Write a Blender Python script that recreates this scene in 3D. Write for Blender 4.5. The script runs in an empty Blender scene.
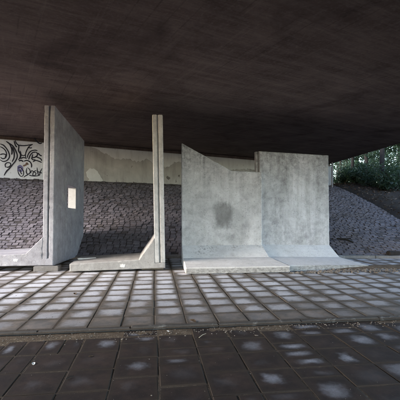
import bpy, bmesh, math, random
from mathutils import Vector, Matrix, noise as mnoise

R = math.radians
scene = bpy.context.scene
C = scene.collection

# ------------------------------------------------------------------ camera
F = 360.0          # focal length in photo pixels (photo is 400 px wide)
HZ = 209.0         # horizon row
CH = 1.07          # eye height
cd = bpy.data.cameras.new('camera')
cam = bpy.data.objects.new('camera', cd)
C.objects.link(cam)
cam.location = (0, 0, CH)
cam.rotation_euler = (R(90), 0, 0)
cd.sensor_width = 36
cd.lens = 36 * F / 400
cd.shift_y = (HZ - 200) / 400
cd.clip_start = 0.05
cd.clip_end = 1000
scene.camera = cam

# ------------------------------------------------------------------ light
SUN_AZ, SUN_EL = R(-110), R(23)       # low on the left, a little behind the camera
w = bpy.data.worlds.new('World')
scene.world = w
w.use_nodes = True
nt = w.node_tree
bg = nt.nodes['Background']
sky = nt.nodes.new('ShaderNodeTexSky')
sky.sky_type = 'NISHITA'
sky.sun_disc = False
sky.sun_elevation = SUN_EL
sky.sun_rotation = SUN_AZ
sky.air_density = 1.0
sky.dust_density = 1.0
sky.ozone_density = 0.7
nt.links.new(sky.outputs[0], bg.inputs[0])
bg.inputs[1].default_value = 0.15
sd = bpy.data.lights.new('sun', 'SUN')
sd.energy = 0.85
sd.angle = R(28)
sd.color = (1.0, 0.97, 0.93)
sun = bpy.data.objects.new('sun', sd)
C.objects.link(sun)
dirv = Vector((math.sin(SUN_AZ) * math.cos(SUN_EL), math.cos(SUN_AZ) * math.cos(SUN_EL), math.sin(SUN_EL)))
sun.rotation_euler = dirv.to_track_quat('Z', 'Y').to_euler()
sun.location = dirv * 40

vs = scene.view_settings
vs.view_transform = 'Standard'
vs.look = 'None'
vs.exposure = 2.92
vs.gamma = 1.0
try:
    vs.use_curve_mapping = False
except Exception:
    pass
scene.render.engine = 'CYCLES'
scene.render.resolution_x = 1024
scene.render.resolution_y = 1024

# ------------------------------------------------------------------ helpers
def px(x, y, d):
    return Vector(((x - 200) / F * d, d, CH + (HZ - y) / F * d))

def tag(o, label=None, cat=None, group=None, kind=None):
    if label: o['label'] = label
    if cat: o['category'] = cat
    if group: o['group'] = group
    if kind: o['kind'] = kind
    return o

def link(name, me, mat=None, parent=None):
    o = bpy.data.objects.new(name, me)
    C.objects.link(o)
    if mat is not None and me is not None:
        me.materials.append(mat)
    if parent is not None:
        o.parent = parent
    return o

def mesh(name, verts, faces, smooth=False):
    me = bpy.data.meshes.new(name)
    me.from_pydata([tuple(v) for v in verts], [], faces)
    if smooth:
        for p in me.polygons: p.use_smooth = True
    me.update()
    return me

def empty(name, loc=(0, 0, 0)):
    o = bpy.data.objects.new(name, None)
    o.empty_display_size = 0.2
    C.objects.link(o)
    o.location = loc
    return o

def bm_mesh(name, bm, smooth=False):
    bmesh.ops.recalc_face_normals(bm, faces=bm.faces)
    me = bpy.data.meshes.new(name)
    bm.to_mesh(me)
    bm.free()
    if smooth:
        for p in me.polygons: p.use_smooth = True
    return me

def densify(pts, step):
    out = []
    n = len(pts)
    for i in range(n):
        a, b = Vector(pts[i]), Vector(pts[(i + 1) % n])
        k = max(1, int((b - a).length / step))
        for j in range(k):
            out.append(a.lerp(b, j / k))
    return out

def extrude_poly(name, pts, y0, y1, bev=0.010, jit=0.0025, step=0.06, rng=None, chips=0.0, smooth=False):
    """closed outline in (x, z) extruded from y0 to y1 with worn, bevelled arrises"""
    rng = rng or random.Random(1)
    P = densify(pts, step)
    n = len(P)
    area = sum(P[i].x * P[(i + 1) % n].y - P[(i + 1) % n].x * P[i].y for i in range(n))
    sgn = 1 if area > 0 else -1
    nor = []
    for i in range(n):
        e1 = (P[i] - P[i - 1]); e2 = (P[(i + 1) % n] - P[i])
        e1.normalize(); e2.normalize()
        n1 = Vector((e1.y, -e1.x)); n2 = Vector((e2.y, -e2.x))
        m = n1 + n2
        m = m / max(0.3, m.length_squared) * 2 if m.length > 1e-4 else n1
        nor.append(m * sgn)
    verts, faces = [], []
    for side in (0, 1):
        for ring in (0, 1):
            for i in range(n):
                c = 0.0
                if chips > 0 and rng.random() < chips:
                    c = rng.uniform(0.004, 0.020)
                inset = (bev + abs(rng.gauss(0, jit)) + c) if ring == 0 else (abs(rng.gauss(0, jit)) * 0.6)
                p = P[i] - nor[i] * inset
                dy = 0 if ring == 0 else bev + abs(rng.gauss(0, jit))
                y = y0 + dy if side == 0 else y1 - dy
                verts.append((p.x, y, p.y))
    a0, a1, b0, b1 = 0, n, 2 * n, 3 * n
    faces.append(list(range(a0, a0 + n)))
    faces.append(list(range(b0 + n - 1, b0 - 1, -1)))
    for i in range(n):
        j = (i + 1) % n
        faces.append((a1 + i, a1 + j, a0 + j, a0 + i))
        faces.append((b1 + i, b1 + j, a1 + j, a1 + i))
        faces.append((b0 + i, b0 + j, b1 + j, b1 + i))
    bm = bmesh.new()
    bv = [bm.verts.new(v) for v in verts]
    for f in faces:
        try: bm.faces.new([bv[k] for k in f])
        except ValueError: pass
    return bm_mesh(name, bm)

def box_mesh(name, x0, x1, y0, y1, z0, z1, bev=0.008, jit=0.0, rng=None):
    bm = bmesh.new()
    bmesh.ops.create_cube(bm, size=1)
    for v in bm.verts:
        v.co = Vector(((x0 + x1) / 2 + v.co.x * (x1 - x0), (y0 + y1) / 2 + v.co.y * (y1 - y0), (z0 + z1) / 2 + v.co.z * (z1 - z0)))
    if bev:
        bmesh.ops.bevel(bm, geom=bm.edges[:], offset=bev, segments=1, affect='EDGES')
    if jit:
        for v in bm.verts:
            v.co += Vector((rng.gauss(0, jit), rng.gauss(0, jit), rng.gauss(0, jit)))
    return bm_mesh(name, bm)

def tube(verts, faces, pts, radii, seg=8):
    base = len(verts)
    for i, p in enumerate(pts):
        p = Vector(p)
        a = Vector(pts[max(0, i - 1)]); b = Vector(pts[min(len(pts) - 1, i + 1)])
        t = (b - a).normalized()
        u = t.orthogonal().normalized(); v = t.cross(u)
        if i > 0:   # keep frames roughly aligned
            u = (pu - t * pu.dot(t)).normalized(); v = t.cross(u)
        pu = u
        for k in range(seg):
            an = 2 * math.pi * k / seg
            verts.append(p + (u * math.cos(an) + v * math.sin(an)) * radii[i])
    for i in range(len(pts) - 1):
        for k in range(seg):
            k2 = (k + 1) % seg
            faces.append((base + i * seg + k, base + i * seg + k2, base + (i + 1) * seg + k2, base + (i + 1) * seg + k))
    faces.append(tuple(base + k for k in range(seg))[::-1])
    faces.append(tuple(base + (len(pts) - 1) * seg + k for k in range(seg)))

# ------------------------------------------------------------------ materials
class NT:
    def __init__(self, name):
        self.m = bpy.data.materials.new(name)
        self.m.use_nodes = True
        self.t = self.m.node_tree
        self.b = self.t.nodes['Principled BSDF']
        self.out = self.t.nodes['Material Output']
    def n(self, ty, **kw):
        nd = self.t.nodes.new(ty)
        for k, v in kw.items():
            if k.startswith('i_'):
                nd.inputs[k[2:].replace('_', ' ')].default_value = v
            else:
                setattr(nd, k, v)
        return nd
    def l(self, a, b):
        self.t.links.new(a, b)
    def coord(self, kind='Object', scale=(1, 1, 1), rot=(0, 0, 0), loc=(0, 0, 0)):
        tc = self.n('ShaderNodeTexCoord')
        mp = self.n('ShaderNodeMapping')
        mp.inputs['Scale'].default_value = scale
        mp.inputs['Rotation'].default_value = rot
        mp.inputs['Location'].default_value = loc
        self.l(tc.outputs[kind], mp.inputs[0])
        return mp.outputs[0]
    def noise(self, co, scale, detail=6, rough=0.6, dist=0.0):
        nd = self.n('ShaderNodeTexNoise')
        nd.inputs['Scale'].default_value = scale
        nd.inputs['Detail'].default_value = detail
        nd.inputs['Roughness'].default_value = rough
        nd.inputs['Distortion'].default_value = dist
        self.l(co, nd.inputs['Vector'])
        return nd.outputs[0]
    def rng(self, v, a, b, c=0.0, d=1.0, smooth=False):
        nd = self.n('ShaderNodeMapRange')
        if smooth: nd.interpolation_type = 'SMOOTHSTEP'
        for i, x in zip((1, 2, 3, 4), (a, b, c, d)):
            if isinstance(x, (int, float)): nd.inputs[i].default_value = x
            else: self.l(x, nd.inputs[i])
        self.l(v, nd.inputs[0])
        return nd.outputs[0]
    def math(self, op, a, b=0.0):
        nd = self.n('ShaderNodeMath', operation=op)
        for i, x in enumerate((a, b)):
            if isinstance(x, (int, float)): nd.inputs[i].default_value = x
            else: self.l(x, nd.inputs[i])
        return nd.outputs[0]
    def mix(self, f, a, b, mode='MIX'):
        nd = self.n('ShaderNodeMix', data_type='RGBA', blend_type=mode)
        for i, x in zip((0, 6, 7), (f, a, b)):
            if isinstance(x, (int, float)): nd.inputs[i].default_value = x
            elif isinstance(x, tuple): nd.inputs[i].default_value = x + (1,) if len(x) == 3 else x
            else: self.l(x, nd.inputs[i])
        return nd.outputs[2]
    def attr(self, name):
        nd = self.n('ShaderNodeAttribute', attribute_name=name)
        return nd.outputs['Fac']
    def bump(self, h, strength=0.4, dist=0.01, prev=None):
        nd = self.n('ShaderNodeBump')
        nd.inputs['Strength'].default_value = strength
        nd.inputs['Distance'].default_value = dist
        self.l(h, nd.inputs['Height'])
        if prev is not None: self.l(prev, nd.inputs['Normal'])
        return nd.outputs[0]
    def finish(self, col, rough=0.8, bump=None, spec=0.35):
        if isinstance(col, tuple): self.b.inputs['Base Color'].default_value = col + (1,)
        else: self.l(col, self.b.inputs['Base Color'])
        if isinstance(rough, (int, float)): self.b.inputs['Roughness'].default_value = rough
        else: self.l(rough, self.b.inputs['Roughness'])
        self.b.inputs['Specular IOR Level'].default_value = spec
        if bump is not None: self.l(bump, self.b.inputs['Normal'])
        return self.m

def concrete(name, light, dark, streak=0.5, loc=(0, 0, 0), stain=None, dirt=(0.16, 0.15, 0.145), bands=None, front=None, top=None):
    t = NT(name)
    co = t.coord(loc=loc)
    big = t.rng(t.noise(co, 1.7, 8, 0.7, 0.6), 0.36, 0.66)
    col = t.mix(big, dark, light)
    st = t.rng(t.noise(t.coord(scale=(7, 7, 0.7), loc=loc), 1.0, 7, 0.72), 0.44, 0.70)
    col = t.mix(t.math('MULTIPLY', st, streak), col, dirt)
    mid = t.noise(co, 9, 7, 0.7)
    col = t.mix(t.rng(mid, 0.35, 0.75, 0.0, 0.5), col, tuple(min(0.75, c * 1.35) for c in light))
    sp = t.rng(t.noise(co, 38, 3, 0.6), 0.58, 0.72)
    col = t.mix(t.math('MULTIPLY', sp, 0.45), col, dirt)
    # lime bloom
    bl = t.rng(t.noise(co, 2.6, 8, 0.75, 1.2), 0.56, 0.70)
    col = t.mix(t.math('MULTIPLY', bl, 0.5), col, (0.52, 0.52, 0.51))
    if bands:     # rough aggregate band above the foot (local z range)
        sx = t.n('ShaderNodeSeparateXYZ'); t.l(t.coord(), sx.inputs[0])
        z0, z1 = bands[:2]
        m = t.math('MULTIPLY', t.rng(sx.outputs[2], z0, z0 + 0.05), t.rng(sx.outputs[2], z1 - 0.06, z1, 1.0, 0.0))
        rag = t.rng(t.noise(t.coord(scale=(1, 1, 0.6)), 22, 5, 0.7), 0.52, 0.60)
        mod = t.rng(t.noise(t.coord(), 2.2, 2), 0.42, 0.6)
        m = t.math('MULTIPLY', t.math('MULTIPLY', m, rag), mod)
        col = t.mix(t.math('MULTIPLY', m, 0.6), col, (0.10, 0.095, 0.09))
    if top:       # dark runs below the top edge
        sx = t.n('ShaderNodeSeparateXYZ'); t.l(t.coord(), sx.inputs[0])
        zz = t.math('ADD', sx.outputs[2], t.rng(t.noise(t.coord(scale=(9, 9, 0.25), loc=loc), 1.0, 5, 0.7), 0.25, 0.75, -0.55, 0.45))
        m = t.math('MULTIPLY', t.rng(zz, top - 0.75, top + 0.05), t.rng(t.noise(co, 13, 6, 0.75), 0.36, 0.62))
        col = t.mix(t.math('MULTIPLY', m, 0.92), col, (0.145, 0.14, 0.14))
    if front:     # foot's front edge: pitting, plus shade painted in so the top reads brighter
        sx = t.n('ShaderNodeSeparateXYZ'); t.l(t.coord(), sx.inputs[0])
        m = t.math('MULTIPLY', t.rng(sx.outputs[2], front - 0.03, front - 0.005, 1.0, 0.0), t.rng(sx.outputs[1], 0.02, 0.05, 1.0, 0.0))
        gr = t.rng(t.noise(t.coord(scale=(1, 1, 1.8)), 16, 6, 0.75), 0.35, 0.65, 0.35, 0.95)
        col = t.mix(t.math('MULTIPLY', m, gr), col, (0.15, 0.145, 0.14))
    if stain:     # damp blotch: local centre x, z and half sizes
        cx, cz, rx, rz = stain
        sx = t.n('ShaderNodeSeparateXYZ'); t.l(t.coord(), sx.inputs[0])
        ax = t.math('DIVIDE', t.math('SUBTRACT', sx.outputs[0], cx), rx)
        az = t.math('DIVIDE', t.math('SUBTRACT', sx.outputs[2], cz), rz)
        wob = t.rng(t.noise(t.coord(scale=(5, 5, 2.2)), 3.0, 8, 0.8), 0.2, 0.8, -0.48, 0.48)
        az = t.math('ADD', az, wob)
        # tapers downwards
        ax = t.math('MULTIPLY', ax, t.rng(az, -1.0, 0.4, 1.45, 0.95))
        dd = t.math('POWER', t.math('ADD', t.math('POWER', t.math('ABSOLUTE', ax), 3.0), t.math('POWER', t.math('ABSOLUTE', az), 3.0)), 0.3333)
        m = t.rng(dd, 0.55, 1.15, 1.0, 0.0, True)
        col = t.mix(t.math('MULTIPLY', m, 0.62), col, (0.10, 0.095, 0.09))
    vo = t.n('ShaderNodeTexVoronoi'); vo.inputs['Scale'].default_value = 15; t.l(co, vo.inputs['Vector'])
    wn = t.n('ShaderNodeTexWhiteNoise'); t.l(vo.outputs['Position'], wn.inputs[0])
    rad = t.rng(wn.outputs[0], 0.55, 1.0, 0.0, 0.16)
    hole = t.math('LESS_THAN', vo.outputs['Distance'], rad)
    col = t.mix(t.math('MULTIPLY', hole, 0.4), col, (0.09, 0.085, 0.08))
    h = t.math('ADD', t.math('MULTIPLY', mid, 0.6), t.math('MULTIPLY', sp, -0.7))
    h = t.math('SUBTRACT', h, t.math('MULTIPLY', hole, 0.8))
    pits = t.rng(t.noise(co, 90, 2, 0.5), 0.62, 0.72)
    h = t.math('SUBTRACT', h, t.math('MULTIPLY', pits, 0.5))
    return t.finish(col, 0.82, t.bump(h, 0.45, 0.008), 0.3)

M = {}
M['conc1'] = concrete('concrete_blue_grey', (0.37, 0.365, 0.41), (0.19, 0.185, 0.215), 0.5, (3, 1, 7))
M['conc2'] = concrete('concrete_pale', (0.54, 0.53, 0.54), (0.35, 0.345, 0.35), 0.45, (11, 4, 2))
M['conc3'] = concrete('concrete_peak', (0.63, 0.60, 0.62), (0.33, 0.315, 0.325), 0.30, (5, 8, 1), top=2.15, stain=(0.82, 0.93, 0.23, 0.27), bands=(0.14, 0.36))
M['conc4'] = concrete('concrete_block_wall', (0.62, 0.59, 0.615), (0.28, 0.265, 0.28), 0.62, (0, 14, 5), top=2.2)
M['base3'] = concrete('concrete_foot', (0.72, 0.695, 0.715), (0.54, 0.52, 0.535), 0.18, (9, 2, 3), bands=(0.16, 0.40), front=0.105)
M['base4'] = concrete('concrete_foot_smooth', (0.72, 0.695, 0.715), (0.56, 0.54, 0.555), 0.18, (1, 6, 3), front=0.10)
M['foot2'] = concrete('concrete_foot_dirty_shaded', (0.36, 0.35, 0.35), (0.19, 0.18, 0.18), 0.45, (4, 3, 9))  # dirty grey foot; the shadow lying on its top is darkened in too
M['kerb'] = concrete('kerb_concrete', (0.20, 0.19, 0.19), (0.10, 0.095, 0.095), 0.4, (2, 2, 2))
M['edging'] = concrete('edging_concrete', (0.075, 0.068, 0.064), (0.045, 0.04, 0.038), 0.4, (2, 7, 2), dirt=(0.03, 0.026, 0.023))

def deck_material():
    t = NT('deck_underside')
    WD = math.atan2(0.4902, 0.8716)
    co = t.coord()
    # board marks: long streaks
    def along(ang, sc):
        r_ = t.coord(rot=(0, 0, -R(ang)))
        mp = t.n('ShaderNodeMapping'); mp.inputs['Scale'].default_value = sc
        t.l(r_, mp.inputs[0])
        return mp.outputs[0]
    streak = t.noise(along(29.4, (0.6, 6, 1)), 1.0, 9, 0.78)
    streak2 = t.noise(along(119.4, (0.45, 9, 1)), 1.0, 9, 0.76)
    wv = t.n('ShaderNodeTexWave'); wv.wave_type = 'BANDS'; wv.bands_direction = 'Y'
    wv.inputs['Scale'].default_value = 1.6; wv.inputs['Distortion'].default_value = 0.6; wv.inputs['Detail'].default_value = 2
    t.l(along(119.4, (1, 1, 1)), wv.inputs['Vector'])
    joint = t.rng(wv.outputs['Fac'], 0.0, 0.035, 1.0, 0.0)
    big = t.noise(co, 1.1, 10, 0.72, 0.8)
    col = t.mix(t.rng(big, 0.34, 0.66), (0.075, 0.051, 0.045), (0.165, 0.120, 0.105))
    col = t.mix(t.rng(streak, 0.45, 0.75, 0.0, 0.7), col, (0.27, 0.21, 0.185))
    col = t.mix(t.math('MULTIPLY', t.math('MULTIPLY', joint, 0.4), t.rng(t.noise(co, 1.3, 4, 0.6), 0.45, 0.62)), col, (0.035, 0.025, 0.022))
    col = t.mix(t.rng(streak2, 0.55, 0.8, 0.0, 0.65), col, (0.29, 0.23, 0.20))
    sp = t.rng(t.noise(co, 7, 4, 0.6), 0.66, 0.72)
    col = t.mix(t.math('MULTIPLY', sp, 0.55), col, (0.02, 0.017, 0.015))
    col = t.mix(t.rng(t.noise(co, 28, 4, 0.7), 0.50, 0.70, 0.0, 0.55), col, (0.22, 0.175, 0.16))
    col = t.mix(t.rng(t.noise(t.coord(loc=(4, 9, 0)), 0.55, 7, 0.65, 1.0), 0.54, 0.68, 0.0, 0.65), col, (0.045, 0.030, 0.028))
    h = t.math('ADD', t.math('MULTIPLY', streak, 1.0), t.math('MULTIPLY', t.noise(co, 18, 5, 0.7), 0.4))
    h = t.math('ADD', h, t.math('MULTIPLY', streak2, 0.5))
    return t.finish(col, 0.9, t.bump(h, 0.8, 0.03), 0.15)
M['deck'] = deck_material()

def slab_material(name, dark, light, edge, spec=0.45, amp=0.22, soft=0.30, edgecol=(0.07, 0.055, 0.043)):
    t = NT(name)
    uv = t.n('ShaderNodeUVMap', uv_map='UVMap').outputs[0]
    rnd = t.attr('rnd'); patch_size = t.attr('patch_size'); tone = t.attr('tone')
    sx = t.n('ShaderNodeSeparateXYZ'); t.l(uv, sx.inputs[0])
    co = t.coord()
    warp = t.noise(co, 11, 4, 0.6)
    warp2 = t.noise(t.coord(loc=(7, 3, 1)), 9, 4, 0.6)
    ox = t.rng(t.math('FRACT', t.math('MULTIPLY', rnd, 17.3)), 0, 1, -0.17, 0.17)
    oy = t.rng(t.math('FRACT', t.math('MULTIPLY', rnd, 41.7)), 0, 1, -0.17, 0.17)
    ux = t.math('ADD', t.math('SUBTRACT', t.math('SUBTRACT', sx.outputs[0], 0.5), ox), t.rng(warp, 0.2, 0.8, -amp, amp))
    uy = t.math('ADD', t.math('SUBTRACT', t.math('SUBTRACT', sx.outputs[1], 0.5), oy), t.rng(warp2, 0.2, 0.8, -amp, amp))
    asp = t.rng(t.math('FRACT', t.math('MULTIPLY', rnd, 29.1)), 0, 1, 0.75, 1.45)
    ux = t.math('MULTIPLY', ux, asp)
    p = 2.6
    dd = t.math('POWER', t.math('ADD', t.math('POWER', t.math('ABSOLUTE', ux), p), t.math('POWER', t.math('ABSOLUTE', uy), p)), 1 / p)
    m = t.rng(dd, t.math('MULTIPLY', patch_size, soft), patch_size, 1.0, 0.0, True)
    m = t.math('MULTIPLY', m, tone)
    ex = t.math('ABSOLUTE', t.math('SUBTRACT', sx.outputs[0], 0.5)); ey = t.math('ABSOLUTE', t.math('SUBTRACT', sx.outputs[1], 0.5))
    em = t.math('ADD', t.math('MAXIMUM', ex, ey), t.rng(t.noise(co, 26, 4, 0.65), 0.3, 0.7, -0.03, 0.03))
    em = t.rng(em, 0.31, 0.485, 1.0, 0.0, True)          # dirt gathered along the joints
    m = t.math('MULTIPLY', m, em)
    m = t.math('MULTIPLY', m, t.rng(t.noise(co, 2.3, 4, 0.6), 0.3, 0.6, 0.72, 1.0))
    # fine dirt breaks the pale patch up
    fine = t.noise(co, 60, 5, 0.75)
    m = t.math('MULTIPLY', m, t.rng(fine, 0.25, 0.6, 0.55, 1.0))
    base = t.mix(t.rng(t.noise(co, 14, 6, 0.7), 0.3, 0.7), dark, tuple(c * 1.7 for c in dark))
    base = t.mix(t.math('FRACT', t.math('MULTIPLY', rnd, 7.7)), base, tuple(c * 1.25 for c in dark))
    base = t.mix(t.rng(t.noise(co, 5, 7, 0.75), 0.44, 0.64, 0.0, 0.85), base, (dark[0] * 2.6, dark[1] * 2.35, dark[2] * 2.1))
    base = t.mix(t.math('MULTIPLY', t.rng(em, 0.0, 0.7, 1.0, 0.0), 0.7), base, edgecol)
    col = t.mix(m, base, light)
    grit = t.rng(t.noise(co, 150, 2, 0.6), 0.64, 0.70)
    col = t.mix(t.math('MULTIPLY', grit, 0.4), col, edge)
    rough = t.rng(m, 0, 1, 0.72, 0.50)
    h = t.math('ADD', t.math('MULTIPLY', fine, 0.6), t.math('MULTIPLY', t.noise(co, 200, 3, 0.6), 0.5))
    return t.finish(col, rough, t.bump(h, 0.35, 0.004), spec)
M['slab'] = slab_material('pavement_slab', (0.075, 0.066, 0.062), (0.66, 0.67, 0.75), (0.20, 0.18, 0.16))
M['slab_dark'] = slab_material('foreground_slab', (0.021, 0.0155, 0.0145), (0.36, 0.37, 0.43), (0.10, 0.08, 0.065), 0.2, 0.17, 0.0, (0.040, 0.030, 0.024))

def brick_material():
    t = NT('bank_brick')
    rnd = t.attr('rnd'); tone = t.attr('tone')
    co = t.coord()
    n1 = t.noise(co, 14, 6, 0.7)
    col = t.mix(rnd, (0.088, 0.077, 0.091), (0.155, 0.139, 0.165))
    col = t.mix(t.rng(n1, 0.4, 0.75, 0, 0.55), col, (0.25, 0.24, 0.275))
    col = t.mix(t.rng(t.noise(co, 0.9, 5, 0.6), 0.45, 0.7, 0, 0.6), col, (0.115, 0.095, 0.098))
    col = t.mix(tone, col, (0.055, 0.045, 0.042))
    h = t.math('ADD', n1, t.math('MULTIPLY', t.noise(co, 70, 4, 0.7), 0.6))
    return t.finish(col, 0.78, t.bump(h, 0.6, 0.012), 0.35)
M['brick'] = brick_material()

def soil_material(name, a, b, scale=3.0, litter=None):
    t = NT(name)
    co = t.coord()
    col = t.mix(t.rng(t.noise(co, scale, 8, 0.7), 0.3, 0.7), a, b)
    sp = t.rng(t.noise(co, 30, 4, 0.7), 0.55, 0.68)
    col = t.mix(t.math('MULTIPLY', sp, 0.6), col, litter or tuple(c * 2 for c in b))
    h = t.math('ADD', t.noise(co, 25, 6, 0.75), t.noise(co, 90, 3, 0.7))
    return t.finish(col, 0.92, t.bump(h, 0.8, 0.02), 0.2)
M['soil'] = soil_material('soil', (0.050, 0.041, 0.034), (0.095, 0.078, 0.064))
M['forest'] = soil_material('forest_floor', (0.026, 0.020, 0.017), (0.060, 0.047, 0.040), 2.0, (0.13, 0.10, 0.08))
M['sand'] = soil_material('sand_bed', (0.070, 0.051, 0.037), (0.15, 0.112, 0.080), 5.0, (0.32, 0.26, 0.19))
M['bed'] = soil_material('joint_sand', (0.050, 0.039, 0.031), (0.095, 0.073, 0.056), 6.0, (0.15, 0.12, 0.09))

M['bank_bed'] = soil_material('bank_joint', (0.048, 0.042, 0.045), (0.085, 0.075, 0.078), 4.0, (0.13, 0.12, 0.125))

def wall_material():
    t = NT('abutment_concrete')
    co = t.coord()
    col = t.mix(t.rng(t.noise(co, 1.1, 7, 0.65, 0.5), 0.3, 0.7), (0.32, 0.305, 0.29), (0.50, 0.48, 0.46))
    st = t.rng(t.noise(t.coord(scale=(4, 4, 0.6)), 1.0, 6, 0.7), 0.48, 0.75)
    col = t.mix(t.math('MULTIPLY', st, 0.55), col, (0.16, 0.14, 0.125))
    sp = t.rng(t.noise(co, 4.5, 3, 0.5, 0.6), 0.66, 0.70)
    col = t.mix(t.math('MULTIPLY', sp, 0.8), col, (0.09, 0.075, 0.07))
    h = t.noise(co, 20, 6, 0.7)
    return t.finish(col, 0.88, t.bump(h, 0.5, 0.01), 0.25)
M['wall'] = wall_material()

def plaster_material(name, a, b, stain):
    t = NT(name)
    co = t.coord()
    col = t.mix(t.rng(t.noise(co, 1.6, 7, 0.65, 0.3), 0.3, 0.7), a, b)
    st = t.rng(t.noise(t.coord(scale=(6, 6, 0.8)), 1.0, 6, 0.7), 0.52, 0.78)
    col = t.mix(t.math('MULTIPLY', st, 0.55), col, stain)
    sp = t.rng(t.noise(co, 9, 5, 0.65), 0.62, 0.70)
    col = t.mix(t.math('MULTIPLY', sp, 0.6), col, stain)
    return t.finish(col, 0.8, t.bump(t.noise(co, 30, 5, 0.7), 0.3, 0.006), 0.3)
M['plaster_white'] = plaster_material('white_plaster', (0.62, 0.63, 0.66), (0.76, 0.77, 0.79), (0.33, 0.31, 0.30))
M['plaster_grey'] = plaster_material('grey_plaster', (0.55, 0.55, 0.55), (0.68, 0.675, 0.665), (0.30, 0.28, 0.26))

def plain(name, col, rough=0.7, spec=0.3, var=0.25, scale=20):
    t = NT(name)
    co = t.coord()
    c = t.mix(t.rng(t.noise(co, scale, 5, 0.65), 0.3, 0.7), tuple(x * (1 - var) for x in col), tuple(min(1, x * (1 + var)) for x in col))
    return t.finish(c, rough, t.bump(t.noise(co, scale * 3, 4, 0.6), 0.3, 0.004), spec)
M['paint_black'] = plain('graffiti_black', (0.025, 0.025, 0.035), 0.5)
M['paint_violet'] = plain('graffiti_violet', (0.16, 0.15, 0.30), 0.6)
M['paint_brown'] = plain('graffiti_brown', (0.17, 0.11, 0.085), 0.6)
M['white_mark'] = plain('white_paint_and_lit_jamb', (0.62, 0.61, 0.61), 0.6, var=0.1)  # also whitens the jamb plate that stands for daylight
M['timber'] = plain('weathered_timber', (0.16, 0.14, 0.12), 0.85, scale=12)
M['steel'] = plain('grey_post', (0.24, 0.24, 0.25), 0.6)
M['bark'] = plain('bark', (0.020, 0.017, 0.016), 0.9, var=0.4, scale=14)
M['pebble'] = plain('pebble', (0.17, 0.15, 0.135), 0.85, var=0.5, scale=6)
M['dead_leaf'] = plain('dead_leaf', (0.085, 0.055, 0.035), 0.8, var=0.4)
M['straw'] = plain('dry_straw', (0.42, 0.36, 0.27), 0.8, var=0.2)

def leaf_material(name, a, b):
    t = NT(name)
    rnd = t.attr('rnd')
    col = t.mix(rnd, a, b)
    t.finish(col, 0.45, None, 0.4)
    tr = t.n('ShaderNodeBsdfTranslucent')
    t.l(t.mix(0.5, col, (0.10, 0.17, 0.05)), tr.inputs[0])
    mx = t.n('ShaderNodeMixShader'); mx.inputs[0].default_value = 0.35
    t.l(t.b.outputs[0], mx.inputs[1]); t.l(tr.outputs[0], mx.inputs[2])
    t.l(mx.outputs[0], t.out.inputs[0])
    return t.m
M['leaf_dark'] = leaf_material('leaf_dark', (0.015, 0.032, 0.025), (0.036, 0.064, 0.045))
M['leaf_mid'] = leaf_material('leaf_mid', (0.022, 0.047, 0.032), (0.050, 0.086, 0.052))

# ------------------------------------------------------------------ setting: ground
rg = random.Random(7)
bm = bmesh.new()
S = 300
gv = [bm.verts.new(v) for v in ((-S, -S, -0.09), (S, -S, -0.09), (S, S, -0.09), (-S, S, -0.09))]
bm.faces.new(gv)
o = link('ground', bm_mesh('ground', bm), M['soil']); o['kind'] = 'structure'

PA = R(7.2)                                    # the paving is turned 8 degrees against the camera
U = Vector((-math.sin(PA), math.cos(PA), 0))   # away from the camera
V = Vector((math.cos(PA), math.sin(PA), 0))    # to the right
O = Vector((-0.44, 3.22, 0))                   # on the edging strip

def pav(a, b, z=0.0):
    return O + V * a + U * b + Vector((0, 0, z))

def strip(name, a0, a1, b0, b1, z, mat, n=1, kind='structure'):
    me = mesh(name, [pav(a0, b0, z), pav(a1, b0, z), pav(a1, b1, z), pav(a0, b1, z)], [(0, 1, 2, 3)])
    o = link(name, me, mat)
    if kind: o['kind'] = kind
    return o

PS = 0.30
pavement = strip('pavement', -12, 12, 0.0, 7.2, -0.0028, M['bed'])
foreground = strip('foreground_pavement', -12, 12, -12, 0.0, -0.0192, M['bed'])

def slab_geo(buf, ca, cb, wa, wb, z, rnd, patch_size, tone, tilt=(0, 0), rot=0.0, h=0.05, bev=0.006, jit=None):
    verts, faces, uvs, at = buf
    base = len(verts)
    cr, sr = math.cos(rot), math.sin(rot)
    def put(x, y, dz):
        xx = x * cr - y * sr; yy = x * sr + y * cr
        verts.append(pav(ca + xx, cb + yy, z + dz + x * tilt[0] + y * tilt[1]))
        uvs.append((x / wa + 0.5, y / wb + 0.5))
        at.append((rnd, patch_size, tone))
    hx, hy = wa / 2, wb / 2
    j = [(jit.gauss(0, 0.0018), jit.gauss(0, 0.0018)) if jit else (0, 0) for _ in range(8)]
    q = ((-1, -1), (1, -1), (1, 1), (-1, 1))
    cc = 0.004
    for k, (sx, sy) in enumerate(q): put(sx * (hx - bev) + j[k][0], sy * (hy - bev) + j[k][1], 0)
    for k, (sx, sy) in enumerate(q): put(sx * hx + j[k + 4][0], sy * hy + j[k + 4][1], -bev)
    for k, (sx, sy) in enumerate(q): put(sx * hx, sy * hy, -h)
    faces.append((base, base + 1, base + 2, base + 3))
    for r0 in (0, 4):
        for k in range(4):
            k2 = (k + 1) % 4
            faces.append((base + r0 + 4 + k, base + r0 + 4 + k2, base + r0 + k2, base + r0 + k))

def buf_mesh(name, buf):
    verts, faces, uvs, at = buf
    me = mesh(name, verts, faces)
    if uvs:
        ul = me.uv_layers.new(name='UVMap')
        for lp in me.loops:
            ul.data[lp.index].uv = uvs[lp.vertex_index]
    for k, nm in enumerate(('rnd', 'patch_size', 'tone')):
        if len(at[0]) > k:
            a = me.attributes.new(nm, 'FLOAT', 'POINT')
            a.data.foreach_set('value', [x[k] for x in at])
    return me

def newbuf(): return ([], [], [], [])

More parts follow.
